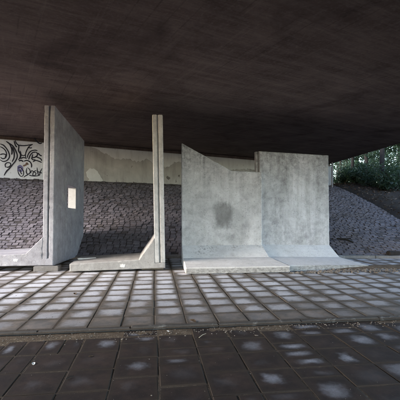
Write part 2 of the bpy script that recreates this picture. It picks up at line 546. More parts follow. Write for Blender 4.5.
def emit(items, make, parent, name, mat, limit=295, stuffname=None):
    """items sorted by distance to the eye: the nearest ones become parts, the rest one joined part"""
    items.sort(key=lambda it: it[0])
    for it in items[:limit]:
        b = newbuf(); make(b, it[1])
        link(name, buf_mesh(name, b), mat, parent)
    if len(items) > limit:
        b = newbuf()
        for it in items[limit:]: make(b, it[1])
        o = link(stuffname or name + '_field', buf_mesh(name, b), mat, parent)
        o['kind'] = 'stuff'

def seen(p, margin=0.35):
    d = p.y
    return d > 0.5 and abs(p.x) < d * 0.60 + margin

items = []
ncol = 30
for r in range(0, 17):
    for c in range(-ncol, ncol):
        ca = (c + 0.5) * PS + 0.03; cb = 0.10 + (r + 0.5) * PS
        p = pav(ca, cb)
        if not seen(p, 0.9): continue
        rn = rg.random()
        dd = p.y
        # patches larger and paler towards the elements, fainter at the edging and right
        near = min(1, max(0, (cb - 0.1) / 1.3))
        patch_size = 0.50 + 0.26 * near + rg.uniform(-0.07, 0.07)
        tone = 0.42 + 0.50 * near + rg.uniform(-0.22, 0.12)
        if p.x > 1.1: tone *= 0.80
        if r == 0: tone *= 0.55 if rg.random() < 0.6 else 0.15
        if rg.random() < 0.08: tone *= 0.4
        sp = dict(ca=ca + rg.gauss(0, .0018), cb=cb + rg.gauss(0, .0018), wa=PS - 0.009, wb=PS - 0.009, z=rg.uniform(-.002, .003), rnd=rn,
                  patch_size=patch_size, tone=max(0, min(1, tone)), tilt=(rg.gauss(0, .004), rg.gauss(0, .004)), rot=rg.gauss(0, .006), jit=rg)
        sc = (p - Vector((0, 0, 0))).length + (3 if not seen(p, 0.05) else 0)
        items.append((sc, sp))
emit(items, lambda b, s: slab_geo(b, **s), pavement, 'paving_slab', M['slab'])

# foreground: the same slabs, older, dark and patched with half bricks
items = []
for c in range(-14, 15):
    off = rg.choice((0.0, 0.15, 0.08, 0.22, 0.0, 0.15))
    ca = (c + 0.5) * PS + 0.06
    for r in range(0, 9):
        cb = -0.14 - off - (r + 0.5) * PS + 0.15
        if cb > -0.12: continue
        p = pav(ca, cb)
        if not seen(p, 0.7): continue
        sc = p.length + (3 if not seen(p, 0.05) else 0)
        right = p.x > 0.55
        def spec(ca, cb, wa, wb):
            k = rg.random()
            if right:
                patch_size, tone = rg.uniform(0.34, 0.50), (rg.uniform(0.50, 0.95) if k < 0.68 else rg.uniform(0, 0.15))
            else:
                patch_size, tone = rg.uniform(0.26, 0.42), (rg.uniform(0.35, 0.85) if k < 0.27 else rg.uniform(0.0, 0.14))
            return dict(ca=ca, cb=cb, wa=wa - 0.007, wb=wb - 0.007, z=-0.0165 + rg.uniform(-.0008, .0025), rnd=rg.random(), patch_size=patch_size,
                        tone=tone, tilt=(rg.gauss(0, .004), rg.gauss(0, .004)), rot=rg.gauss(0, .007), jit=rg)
        kk = rg.random()
        if kk < 0.13 and not right:
            for s in (-1, 1):
                items.append((sc, spec(ca + s * 0.075, cb, 0.15, PS)))
        elif kk < 0.34:
            for s in (-1, 1):
                items.append((sc, spec(ca, cb + s * 0.075, PS, 0.15)))
        else:
            items.append((sc, spec(ca, cb, PS, PS)))
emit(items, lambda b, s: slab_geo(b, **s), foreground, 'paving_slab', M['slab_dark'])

# edging strip between the two fields, in lengths
edging = empty('edging_strip', pav(0, 0.03)); 
tag(edging, 'narrow dark concrete edging strip between pale and dark paving', 'edging')
for k in range(-6, 7):
    L = 0.80
    b = newbuf()
    slab_geo(b, k * L + 0.22, 0.055, L - 0.006, 0.055, 0.003 + rg.gauss(0, .003), rg.random(), 0.3, 0.0, tilt=(rg.gauss(0, .004), 0), rot=rg.gauss(0, .004), h=0.12, bev=0.009, jit=rg)
    me = buf_mesh('edging_length', b)
    for v in me.vertices: v.co -= edging.location
    link('edging_length', me, M['edging'], edging)

# ------------------------------------------------------------------ the abutment wall and the bank
WD = Vector((0.8716, 0.4902, 0))
WP = Vector((-5.4, 9.73, 0))
WN = Vector((0.4902, -0.8716, 0))              # towards the camera
DECK = 3.07                                     # underside of the deck

def wall_s(x):
    k = (x - 200) / F
    return (k * WP.y - WP.x) / (WD.x - k * WD.y)

def wall_pt(x, y, out=0.0):
    s = wall_s(x)
    p = WP + WD * s
    d = p.y
    return s, CH + (HZ - y) / F * d

# bank: ruled between a foot line and the foot of the wall, with a swelling profile to the right
def bank_top(u):         # u 0..1 left to right
    s = -2.6 + u * 15.6
    p = WP + WD * s
    z = 1.92 + 0.22 * max(0, (u - 0.72) / 0.28) ** 1.2
    return Vector((p.x, p.y, z))

def bank_foot(u):
    x = -7.4 + u * 12.95
    y = 7.45 + 0.55 * min(1, max(0, (x + 7.4) / 6.4))
    if x > -1: y = 8.0 - 0.02 * (x + 1)
    return Vector((x, y, 0.05))

def bank_pt(u, t, lift=0.0):   # t 0 at the foot, 1 at the wall
    a, b = bank_foot(u), bank_top(min(u, 1.0))
    if u > 1:
        e = (u - 1) * 12.95
        b = bank_top(1.0) + Vector((e, e * 0.02, 0))
    p = a.lerp(b, t)
    bulge = 0.06 + 0.02 * max(0, min(1, (u - 0.5) / 0.5))
    p.z = a.z + (b.z - a.z) * (t + bulge * math.sin(math.pi * t) * 0.8)
    p.z += lift
    return p

# soil body of the embankment, well beyond the frame on the right
NU, NTT = 120, 34
vv, ff = [], []
for i in range(NU + 1):
    u = -0.6 + 4.0 * i / NU
    for j in range(NTT + 1):
        t = j / NTT * 1.0
        if u <= 1.0:
            p = bank_pt(u, t, -0.10)
        else:
            p = bank_pt(u, t, -0.02)
            k = min(1, (u - 1) * 8)
            p.z += k * (0.06 * mnoise.noise(p * 0.7) + 0.05 * mnoise.noise(p * 2.3)) + 0.09 * min(1, (u - 1) * 20)
        if j == 0: p.z = -0.2
        vv.append(p)
for i in range(NU):
    for j in range(NTT):
        a = i * (NTT + 1) + j
        ff.append((a, a + NTT + 1, a + NTT + 2, a + 1))
o = link('embankment', mesh('embankment', vv, ff, True), M['forest']); o['kind'] = 'structure'
# ground above and behind the bank, outside the bridge
vv, ff = [], []
n1, n2 = 60, 36
for i in range(n1 + 1):
    u = 1.0 + 2.4 * i / n1
    b = bank_pt(u, 1.0, -0.02) + Vector((0, -0.05, 0))
    for j in range(n2 + 1):
        t = j / n2
        p = b + Vector((-(1 - i / n1) * 0.6 * t, t * 34, 0))
        k = min(1, t * 10)
        p.z += 0.09 + k * (0.25 * mnoise.noise(p * 0.3) + 0.06 * mnoise.noise(p * 1.5)) + 0.035 * t * 34
        vv.append(p)
for i in range(n1):
    for j in range(n2):
        a = i * (n2 + 1) + j
        ff.append((a, a + n2 + 1, a + n2 + 2, a + 1))
o = link('woodland_floor', mesh('woodland_floor', vv, ff, True), M['forest']); o['kind'] = 'structure'

bank = link('brick_bank', mesh('brick_bank', [bank_pt(-0.02 + i / 40 * 1.02, j / 16, -0.010) for i in range(41) for j in range(17)],
            [(i * 17 + j, (i + 1) * 17 + j, (i + 1) * 17 + j + 1, i * 17 + j + 1) for i in range(40) for j in range(16)]), M['bank_bed'])
bank['kind'] = 'structure'
ROWS = 40
def brick_geo(buf, u0, u1, t0, t1, rnd, tone, j):
    verts, faces, uvs, at = buf
    base = len(verts)
    c = [bank_pt(u0, t0), bank_pt(u1, t0), bank_pt(u1, t1), bank_pt(u0, t1)]
    cen = (c[0] + c[1] + c[2] + c[3]) / 4
    n = ((c[1] - c[0]).cross(c[3] - c[0])).normalized()
    lift = j[0]
    g = 0.006
    out = []
    for k in range(4):
        dv = cen - c[k]
        out.append(c[k] + dv.normalized() * (g + j[5 + k]))
    lf = (lift + j[1] + 0.004, lift - j[1] + 0.004, lift - j[1] - j[2], lift + j[1] - j[2])
    top = [out[k].lerp(cen, 0.06 + 0.04 * abs(j[3])) + n * (lf[k]) for k in range(4)]
    mid = [out[k] + n * (lf[k] - 0.010) for k in range(4)]
    bot = [out[k] - n * 0.06 for k in range(4)]
    for v in top + mid + bot:
        verts.append(v); uvs.append((0, 0)); at.append((rnd, 0.0, tone))
    faces.append((base, base + 1, base + 2, base + 3))
    for r0 in (0, 4):
        for k in range(4):
            k2 = (k + 1) % 4
            faces.append((base + r0 + 4 + k, base + r0 + 4 + k2, base + r0 + k2, base + r0 + k))
items = []
rb = random.Random(21)
for r in range(ROWS):
    t0, t1 = r / ROWS, (r + 1) / ROWS
    wob = 0.0
    L = 12.95
    pos = -0.02 + rb.random() * 0.012
    half = 0
    while pos < 1.0:
        if pos > 0.60 and not half:
            half = 1; pos0 = pos
        w_ = 0.152 / (L + 2.6 * t0) * rb.uniform(0.82, 1.15)
        u0, u1 = pos, min(1.004, pos + w_)
        pos += w_
        if u1 - u0 < 0.004: continue
        tw0 = t0 + rb.gauss(0, 0.0018); tw1 = t1 + rb.gauss(0, 0.0018)
        j = [rb.gauss(0.0, 0.0045), rb.gauss(0, 0.004), rb.gauss(0.002, 0.004), rb.random()] + [0] + [abs(rb.gauss(0, 0.004)) for _ in range(4)]
        tone = 0.0
        if r >= ROWS - 2: tone = rb.uniform(0.3, 0.9)
        elif rb.random() < 0.05: tone = rb.uniform(0.3, 0.8)
        p = bank_pt((u0 + u1) / 2, (t0 + t1) / 2)
        xi = 200 + F * p.x / p.y
        vis = (-4 < xi < 42) or (86 < xi < 152) or (164 < xi < 181) or (330 < xi < 404)
        if p.y < 1: vis = False
        if rb.random() < 0.004: continue           # a missing brick
        key = p.length + (0 if vis else 50)
        if half:            # the bank runs flatter here: two courses in place of one
            tm = (tw0 + tw1) / 2
            sh = w_ * 0.5
            items.append((key, (u0, u1, tw0, tm, rb.random(), tone, j)))
            j2 = [rb.gauss(0.0, 0.0035), rb.gauss(0, 0.003), rb.gauss(0.002, 0.003), rb.random()] + [0] + [abs(rb.gauss(0, 0.003)) for _ in range(4)]
            items.append((key + 0.01, (min(1.0, u0 + sh), min(1.004, u1 + sh), tm, tw1, rb.random(), tone, j2)))
        else:
            items.append((key, (u0, u1, tw0, tw1, rb.random(), tone, j)))
emit(items, lambda b, s: brick_geo(b, *s), bank, 'brick', M['brick'], 295, 'brick_courses')

# kerb along the foot of the bank
kerb = empty('bank_kerb', bank_foot(0.5)); tag(kerb, 'low concrete kerb along the foot of the brick bank', 'kerb')
kx = -7.2
while kx < 5.4:
    u0 = (kx + 7.4) / 12.95; u1 = (kx + 0.99 + 7.4) / 12.95
    a, b = bank_foot(u0), bank_foot(u1)
    d = (b - a).normalized(); nrm = Vector((d.y, -d.x, 0))
    vs_ = []
    for q, off, z in ((a, 0.02, .065), (b, 0.02, .065), (b, 0.13, .055), (a, 0.13, .055), (a, 0.02, -.2), (b, 0.02, -.2), (b, 0.14, -.2), (a, 0.14, -.2)):
        vs_.append(Vector((q.x, q.y, 0)) + nrm * off + Vector((0, 0, z + rb.gauss(0, .002))) - kerb.location)
    me = mesh('kerb_stone', vs_, [(0, 3, 2, 1), (2, 3, 7, 6), (0, 1, 5, 4), (1, 2, 6, 5), (3, 0, 4, 7)])
    bm = bmesh.new(); bm.from_mesh(me); bmesh.ops.bevel(bm, geom=bm.edges[:], offset=0.008, segments=1, affect='EDGES')
    link('kerb_stone', bm_mesh('kerb_stone', bm), M['kerb'], kerb)
    kx += 1.0

# abutment wall, local x along the wall, z up, -y towards the camera
wall = empty('abutment_wall', WP)
wall.rotation_euler = (0, 0, math.atan2(WD.y, WD.x))
tag(wall, 'pale plastered abutment wall with peeling paint above the brick bank', 'wall')
link('wall_body', box_mesh('wall_body', -7.5, 13.05, 0.0, 0.7, 0.2, DECK - 0.10, 0.012), M['wall'], wall)
link('bearing_strip', box_mesh('bearing_strip', -7.5, 13.0, 0.10, 0.7, DECK - 0.10, DECK - 0.004, 0.0), M['deck'], wall)

def px_wall_poly(pts):
    return [wall_pt(x, y) for x, y in pts]

def rag(pts, amp, rng, step=0.05):
    out = []
    for i in range(len(pts) - 1):
        a, b = Vector(pts[i]), Vector(pts[i + 1])
        k = max(1, int((b - a).length / step))
        for q in range(k):
            p = a.lerp(b, q / k)
            if q: p += Vector((rng.gauss(0, amp), rng.gauss(0, amp)))
            out.append(p)
    out.append(Vector(pts[-1]))
    return out

rw = random.Random(5)
# full-height white plaster on the left, ragged towards the middle
sL = wall_s(70)
ptop = DECK - 0.115
left = [(-7.4, 1.85), (-7.4, ptop), (sL, ptop)] + rag([(sL, ptop), (sL - 0.15, 2.6), (sL + 0.1, 2.35), (sL - 0.1, 2.1), (sL + 0.05, 1.85)], 0.02, rw)[1:]
link('white_plaster', extrude_poly('white_plaster', left, -0.012, 0.001, 0.003, 0.0, 0.2), M['plaster_white'], wall)
edge = px_wall_poly([(92.5, 143), (93.5, 146), (97, 149), (101, 152), (104, 154), (107, 153.6), (111, 157), (116, 158.6), (121, 159.8), (127, 158.8), (131, 159.6), (136, 162),
                     (140, 162), (146, 158.6), (149, 160.5), (152, 162.4), (157, 163), (161, 165), (165, 168), (170, 166), (174, 163.5), (179, 161.5), (190, 166), (205, 165), (225, 170), (250, 169), (275, 172)])
edge = [(s, min(z, ptop - 0.02)) for s, z in edge]
up = rag(edge, 0.018, rw, 0.04)
grey = [(edge[-1][0], ptop), (edge[0][0] - 0.03, ptop)] + [(p[0], p[1]) for p in up]
link('grey_plaster', extrude_poly('grey_plaster', grey, -0.014, 0.001, 0.003, 0.0, 0.5), M['plaster_grey'], wall)
# lower plaster remnant, right of the second element
edge2 = px_wall_poly([(88, 181), (86, 172), (90, 168), (96, 170), (100, 175), (103, 181.5)])
sub = rag(edge2, 0.015, rw, 0.06)
link('plaster_patch', extrude_poly('plaster_patch', [(p[0], p[1]) for p in sub], -0.009, 0.001, 0.003, 0.0, 0.5), M['plaster_grey'], wall)

# spray-paint strokes, read off the photograph in pixels and laid on the wall
def stroke(pts, wid, mat, name='graffiti_stroke', out=0.0155):
    P = [Vector(wall_pt(x / 8.0, 132 + y / 8.0)) for x, y in pts]
    # Catmull-Rom
    Q = []
    for i in range(len(P) - 1):
        p0 = P[max(0, i - 1)]; p1 = P[i]; p2 = P[i + 1]; p3 = P[min(len(P) - 1, i + 2)]
        for k in range(7):
            t = k / 7
            Q.append(0.5 * ((2 * p1) + (p2 - p0) * t + (2 * p0 - 5 * p1 + 4 * p2 - p3) * t * t + (3 * p1 - p0 - 3 * p2 + p3) * t ** 3))
    Q.append(P[-1])
    vs_, fs = [], []
    n = len(Q)
    for i, q in enumerate(Q):
        a = Q[max(0, i - 1)]; b = Q[min(n - 1, i + 1)]
        d = (b - a)
        d = d.normalized() if d.length > 1e-6 else Vector((1, 0))
        nn = Vector((-d.y, d.x))
        e = min(1, 0.45 + 4.0 * min(i, n - 1 - i) / n)
        ww = wid * e * (0.85 + 0.3 * mnoise.noise(Vector((q.x * 5, q.y * 5, wid * 99)))) / 2
        for sgn in (1, -1):
            vs_.append((q.x + nn.x * ww * sgn, -out, q.y + nn.y * ww * sgn))
        for sgn in (1, -1):
            vs_.append((q.x + nn.x * ww * sgn, -0.0125, q.y + nn.y * ww * sgn))
    for i in range(n - 1):
        a = i * 4; b = a + 4
        fs += [(a, a + 1, b + 1, b), (a, b, b + 2, a + 2), (a + 1, a + 3, b + 3, b + 1)]
    link(name, mesh(name, vs_, fs), mat, wall)

W1, W2 = 0.036, 0.029
big = [
    [(0, 182), (25, 176), (48, 184), (40, 200)],
    [(0, 222), (25, 236), (55, 228), (75, 200), (70, 165), (50, 130), (25, 105), (0, 96)],
    [(48, 75), (75, 95), (92, 130), (96, 165), (92, 182)],
    [(70, 88), (100, 110), (125, 150), (138, 190), (128, 225), (100, 262), (75, 292), (52, 315), (32, 348)],
    [(45, 285), (42, 260), (58, 246), (82, 250), (84, 268), (66, 282), (48, 280)],
    [(120, 66), (132, 92), (150, 112), (148, 150), (162, 178), (160, 205), (146, 225)],
    [(130, 92), (150, 106), (190, 110), (225, 106), (262, 98)],
    [(262, 100), (235, 115), (215, 145), (204, 178), (205, 212)],
    [(160, 150), (168, 185), (162, 210), (190, 205), (214, 214)],
    [(168, 182), (188, 190), (206, 180)],
    [(216, 210), (225, 180), (245, 155), (275, 146), (300, 150)],
    [(228, 222), (240, 190), (262, 165), (290, 162)],
    [(262, 178), (258, 205), (285, 200), (300, 180), (290, 160)],
    [(280, 195), (305, 205), (325, 215), (334, 232)],
    [(262, 240), (285, 228), (312, 235), (334, 245)],
    [(270, 40), (290, 70), (315, 92), (336, 88)],
    [(190, 235), (215, 228), (240, 240), (252, 262), (250, 285)],
]
big += [[(0, 118), (22, 128), (44, 150), (52, 178), (44, 205), (22, 214), (4, 202)],
    [(96, 120), (112, 160), (112, 205), (96, 240)],
    [(222, 120), (240, 128), (256, 126)], [(250, 205), (262, 222), (284, 222)],
    [(304, 168), (318, 185), (334, 192)], [(150, 232), (170, 228), (186, 238)],
    [(112, 72), (124, 108), (136, 122)]]
for p in big: stroke(p, W1, M['paint_black'])
small = [
    [(140, 300), (150, 335), (168, 356), (186, 345), (188, 318), (176, 296), (158, 284), (142, 292)],
    [(160, 300), (166, 325), (176, 338)],
    [(214, 288), (210, 320), (222, 338), (240, 325), (236, 300), (218, 284)],
    [(190, 362), (206, 350), (222, 342)],
    [(246, 330), (252, 310), (266, 318), (262, 345), (278, 348)],
    [(290, 308), (272, 318), (288, 332), (276, 352)],
    [(296, 284), (300, 320), (312, 348), (322, 320), (336, 290)],
    [(298, 318), (318, 322), (336, 330)],
    [(232, 345), (260, 352), (290, 352), (318, 346)],
]
for p in small: stroke(p, W2, M['paint_black'])
stroke([(140, 282), (160, 272), (176, 288), (168, 312), (152, 304), (148, 286), (164, 284)], 0.075, M['paint_violet'], 'graffiti_fill', 0.0145)
stroke([(184, 272), (196, 268), (208, 262), (214, 250), (226, 262)], 0.06, M['paint_brown'], 'graffiti_fill', 0.0150)

# ------------------------------------------------------------------ bridge deck
def deck_right(d): return 5.74 - 0.0556 * (d - 15.65)
def deck_left(d): return -6.1 - 0.0556 * (d - 9.7)
D0, D1 = -6.5, 24.0
deck = empty('bridge_deck', (0, 8, DECK))
tag(deck, 'dark brown board-marked concrete bridge deck overhead', 'bridge')
def prism(name, quad, z0, z1, bev, mat, parent):
    bm = bmesh.new()
    lo = [bm.verts.new((x, y, z0)) for x, y in quad]; hi = [bm.verts.new((x, y, z1)) for x, y in quad]
    bm.faces.new(lo); bm.faces.new(hi)
    n = len(quad)
    for i in range(n): bm.faces.new((lo[i], lo[(i + 1) % n], hi[(i + 1) % n], hi[i]))
    if bev: bmesh.ops.bevel(bm, geom=bm.edges[:], offset=bev, segments=1, affect='EDGES')
    me = bm_mesh(name, bm)
    off = parent.location
    for v in me.vertices: v.co -= off
    return link(name, me, mat, parent)
prism('soffit', [(deck_left(D0), D0), (deck_right(D0), D0), (deck_right(D1), D1), (deck_left(D1), D1)], DECK, DECK + 0.75, 0.02, M['deck'], deck)
prism('edge_beam', [(deck_right(D0) + .003, D0), (deck_right(D0) + 0.30, D0), (deck_right(D1) + 0.30, D1), (deck_right(D1) + .003, D1)], DECK + 0.06, DECK + 1.0, 0.02, M['deck'], deck)
prism('edge_beam', [(deck_left(D0) - 0.30, D0), (deck_left(D0) - .003, D0), (deck_left(D1) - .003, D1), (deck_left(D1) - 0.30, D1)], DECK + 0.06, DECK + 1.0, 0.02, M['deck'], deck)

# ------------------------------------------------------------------ the retaining wall elements
def base_profile(L, t, th0, th1, hw, hh):
    """(y, z) outline of foot and haunch; y=0 is the free edge, the stem starts at y=L"""
    return [(0, 0), (L, 0), (L, th1 + hh), (L - hw, th1), (0, th0)]

def set_at(o, rot, local, world):
    o.rotation_euler = rot
    m = o.rotation_euler.to_matrix()
    o.location = Vector(world) - m @ Vector(local)

def foot_mesh(name, L, t, th0, th1, hw, hh, W, flare=0.0, shear=0.0, rng=None, under=True):
    # profile extruded along x: build in (y,z)->(x,z) then swap axes; the foot carries the stem's toe too
    prof = [(0, 0), (L + t, 0), (L + t, th1 * 0.6), (L + 0.004, th1 * 0.6), (L + 0.004, th1 + hh), (L - hw, th1), (0, th0)] if under else base_profile(L, t, th0, th1, hw, hh)
    me = extrude_poly(name, prof, 0, W, 0.010, 0.0022, 0.05, rng, 0.10)
    for v in me.vertices:
        y, x, z = v.co.x, v.co.y, v.co.z
        fx = 1 + flare * (1 - min(1, y / L)) if x > W / 2 else 1
        v.co = (x * fx if x > W / 2 else x, y, z - shear * x)
    me.flip_normals()
    return me

re_ = random.Random(3)
# --- third from the left: low element with the raked top
t3 = empty('retaining_wall_element')
L3, th3 = 1.15, 0.14
yaw3 = R(6.0)
W3 = 1.60
set_at(t3, (0, 0, yaw3), (0, 0, 0), (-0.235, 5.85, 0.012))
tag(t3, 'pale concrete wall element with raked peak and dark damp stain', 'wall element', 'precast L-shaped wall elements')
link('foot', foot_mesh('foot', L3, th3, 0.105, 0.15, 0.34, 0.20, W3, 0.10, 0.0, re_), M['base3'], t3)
def z_at(y, d): return CH + (HZ - y) / F * d - 0.012
out3 = [(0, 0.10), (W3, 0.10), (W3, z_at(172.2, 7.17)), (0.98, z_at(170.6, 7.10)), (0.93, z_at(169.2, 7.09)), (0.0, z_at(143.0, 7.0))]
link('stem', extrude_poly('stem', out3, L3, L3 + th3, 0.010, 0.0022, 0.05, re_, 0.10), M['conc3'], t3)

# --- fourth: tall rectangular one, sunk on its right
t4 = empty('retaining_wall_element')
L4, th4 = 1.20, 0.15
W4 = 1.605
set_at(t4, (0, 0, R(14.0)), (0, 0, 0), (1.52, 6.166, 0.006))
tag(t4, 'square-topped pale concrete wall element, rightmost, its foot half sunk in dirt', 'wall element', 'precast L-shaped wall elements')
sh4 = 0.038
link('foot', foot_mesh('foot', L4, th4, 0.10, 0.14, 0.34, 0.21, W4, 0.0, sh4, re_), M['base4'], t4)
dl, dr = 7.33, 7.33 + 0.242 * W4
zl, zr = CH + (HZ - 151.3) / F * dl, CH + (HZ - 155.6) / F * dr
out4 = [(-0.01, 0.09), (W4, 0.06), (W4 - 0.03, zr), (-0.025, zl)]
link('stem', extrude_poly('stem', out4, L4, L4 + th4, 0.014, 0.0025, 0.05, re_, 0.12), M['conc4'], t4)
link('edge_rib', extrude_poly('edge_rib', [(-0.060, 0.10), (-0.0125, 0.10), (-0.028, zl - 0.004), (-0.075, zl - 0.006)], L4 + 0.05, L4 + th4 - 0.005, 0.008, 0.002, 0.06, re_), M['conc4'], t4)

# --- stems seen edge-on, with a groove in the end
def grooved_stem(par, W, h0, h1, L, t, mat, hole=None, rng=None):
    """stem along local x (0..W), thickness y L..L+t, height h0 at x=0 to h1 at x=W; two ribs flank a groove at x=W"""
    G = 0.04
    Wc = W - G
    xs = [0, Wc] if not hole else [0, hole[0], hole[1], Wc]
    zs = [0.1, None] if not hole else [0.1, hole[2], hole[3], None]
    H = lambda x: h0 + (h1 - h0) * x / W
    bm = bmesh.new()
    vd = {}
    def vert(i, k, s):
        key = (i, k, s)
        if key not in vd:
            z = zs[k] if zs[k] is not None else H(xs[i])
            vd[key] = bm.verts.new((xs[i], L if s == 0 else L + t, z))
        return vd[key]
    nx, nz = len(xs) - 1, len(zs) - 1
    def solid(i, k): return 0 <= i < nx and 0 <= k < nz and not (hole and i == 1 and k == 1)
    for i in range(nx):
        for k in range(nz):
            if not solid(i, k): continue
            for s in (0, 1): bm.faces.new([vert(i, k, s), vert(i + 1, k, s), vert(i + 1, k + 1, s), vert(i, k + 1, s)])
            for (di, dk, e) in ((-1, 0, ((i, k), (i, k + 1))), (1, 0, ((i + 1, k), (i + 1, k + 1))), (0, -1, ((i, k), (i + 1, k))), (0, 1, ((i, k + 1), (i + 1, k + 1)))):
                if not solid(i + di, k + dk):
                    (a, b), (c, d) = e
                    bm.faces.new([vert(a, b, 0), vert(c, d, 0), vert(c, d, 1), vert(a, b, 1)])
    bmesh.ops.recalc_face_normals(bm, faces=bm.faces)
    eds = [e for e in bm.edges if len(e.link_faces) == 2 and e.calc_face_angle() > 0.5 and not (e.verts[0].co.x > Wc - 1e-4 and e.verts[1].co.x > Wc - 1e-4)]
    bmesh.ops.bevel(bm, geom=eds, offset=0.010, segments=2, affect='EDGES')
    link('stem', bm_mesh('stem', bm), mat, par)
    rib = t * 0.43
    for (ya, yb) in ((L, L + rib), (L + t - rib, L + t)):
        o2 = [(Wc, 0.1), (W, 0.1), (W, H(W)), (Wc, H(Wc))]
        link('edge_rib', extrude_poly('edge_rib', o2, ya, yb, 0.007, 0.0016, 0.05, rng, 0.12), mat, par)

# --- first: tall, with the window hole
t1 = empty('retaining_wall_element')
W1_, L1, th1 = 2.30, 1.65, 0.18
tag(t1, 'tall concrete wall element with square window hole, leftmost, seen edge-on', 'wall element', 'precast L-shaped wall elements')
set_at(t1, (0, R(-2.3), R(-90 + 5.5)), (W1_, L1 + th1, 0), (-2.53, 6.2, 0.095))
tN, tF = 0.80, 1.58
link('reveal_light_plate', box_mesh('reveal_light_plate', W1_ - 1.5795, W1_ - 1.572, L1 + 0.012, L1 + th1 - 0.012, 1.052, 1.488, 0.0), M['white_mark'], t1)  # pale plate added on the far jamb, standing in for daylight there
ft = foot_mesh('foot', L1, th1, 0.15, 0.21, 0.28, 0.29, W1_, 0, 0, re_)
link('foot', ft, M['conc1'], t1)
grooved_stem(t1, W1_, 2.70, 2.79, L1, th1, M['conc1'], (W1_ - 1.58, W1_ - 0.86, 1.04, 1.50), re_)
mk = [(0.0, 0.0), (0.03, -0.012), (0.055, -0.006), (0.08, -0.018), (0.105, 0.004), (0.10, 0.03), (0.125, 0.05), (0.09, 0.062), (0.07, 0.055), (0.045, 0.075), (0.02, 0.06), (-0.015, 0.066), (-0.005, 0.035), (-0.02, 0.012)]
def mark(par, W, y, z, sc):
    me = mesh('white_mark', [(W + 0.0025, y + a * sc, z + b * sc) for a, b in mk], [tuple(range(len(mk)))])
    bm = bmesh.new(); bm.from_mesh(me)
    r = bmesh.ops.extrude_face_region(bm, geom=bm.faces[:])
    for v in r['geom']:
        if isinstance(v, bmesh.types.BMVert): v.co.x -= 0.004
    link('white_mark', bm_mesh('white_mark', bm), M['white_mark'], par)
mark(t1, W1_, 1.18, 0.085, 0.6)

# --- second: tall and narrow
t2 = empty('retaining_wall_element')
W2_, L2, th2 = 1.0, 1.42, 0.18
tag(t2, 'tall narrow concrete wall element seen edge-on in the middle, foot to the left', 'wall element', 'precast L-shaped wall elements')
set_at(t2, (R(1.0), 0, R(-90 + 7.5)), (W2_, L2 + th2, 0), (-0.60, 6.24, 0.045))
link('foot', foot_mesh('foot', L2, th2, 0.13, 0.165, 0.27, 0.38, W2_, 0, 0, re_), M['foot2'], t2)
grooved_stem(t2, W2_, 2.66, 2.66, L2, th2, M['conc2'], None, re_)
mark(t2, W2_, 0.84, 0.05, 0.7)

# packing blocks under the first two
def block(x0, x1, y, dz, z0, label, mat):
    rng = random.Random(int(x0 * 10))
    a = px(x0, 273, y); b = px(x1, 273, y)
    o = link('packing_block', box_mesh('packing_block', -(b.x - a.x) / 2, (b.x - a.x) / 2, -0.10, 0.10, 0, dz, 0.007, 0.002, rng), mat)
    o.location = ((a.x + b.x) / 2, y + 0.11, z0)
    o.rotation_euler = (0, 0, R(5))
    tag(o, label, 'block', 'packing blocks under the elements')
    return o
block(33, 57, 6.13, 0.086, 0.004, 'low grey packing block under the window-holed element', M['kerb'])
block(141, 163, 6.30, 0.031, 0.004, 'thin timber packing block under the narrow middle element', M['timber'])

# a loose slat lying on the second foot
o = link('loose_slat', box_mesh('loose_slat', -0.16, 0.16, -0.035, 0.035, 0, 0.025, 0.004, 0.001, random.Random(2)), M['white_mark'])
o.rotation_euler = (0, R(1), R(28)); o.location = (-2.08, 6.62, 0.150)
tag(o, 'short whitish slat lying on the corner of the middle foot', 'slat')

# ------------------------------------------------------------------ small things on the ground
def pebble_mesh(name, spots, rng):
    vs_, fs = [], []
    for (p, r) in spots:
        b = len(vs_)
        sx, sy, sz = r * rng.uniform(.7, 1.3), r * rng.uniform(.7, 1.3), r * rng.uniform(.4, .8)
        a0 = rng.random() * 6.28
        vs_.append(p + Vector((0, 0, sz)))
        for k in range(5):
            an = a0 + k * 1.2566 + rng.uniform(-.2, .2)
            q = rng.uniform(.8, 1.15)
            vs_.append(p + Vector((math.cos(an) * sx * q, math.sin(an) * sy * q, sz * rng.uniform(.1, .5))))
        for k in range(5):
            an = a0 + k * 1.2566
            vs_.append(p + Vector((math.cos(an) * sx * .8, math.sin(an) * sy * .8, -sz * .3)))
        for k in range(5):
            k2 = (k + 1) % 5
            fs += [(b, b + 1 + k, b + 1 + k2), (b + 1 + k, b + 6 + k, b + 6 + k2, b + 1 + k2)]
    return mesh(name, vs_, fs)

rp = random.Random(11)
# sand drifted along the edging, on the foreground side
vs_, fs = [], []
na, nb = 200, 8
for i in range(na + 1):
    a = -4.5 + 9.0 * i / na
    for j in range(nb + 1):
        b = 0.014 - 0.25 * j / nb
        pr = pav(a, b)
        am = 0.5 + 0.9 * mnoise.noise(Vector((a * 0.9, 3.3, 0))) + 0.5 * mnoise.noise(Vector((a * 3.1, 1.3, 0)))
        h = -0.019 + 0.014 * am * math.exp(-((b + 0.05) / 0.085) ** 2) + 0.006 * mnoise.noise(pr * 14) - 0.004
        vs_.append(pav(a, b, max(h, -0.0188)))
for i in range(na):
    for j in range(nb):
        q = i * (nb + 1) + j
        fs.append((q, q + 1, q + nb + 2, q + nb + 1))
o = link('sand_drift', mesh('sand_drift', vs_, fs, True), M['sand'])
tag(o, 'brown sand drifted along the edging strip on the dark paving', 'sand', kind='stuff')
spots = []
for _ in range(700):
    a = rp.uniform(-3.2, 3.2); b = -0.01 - abs(rp.gauss(0, 0.10))
    spots.append((pav(a, b, -0.013), abs(rp.gauss(0.003, 0.0025)) + 0.0015))
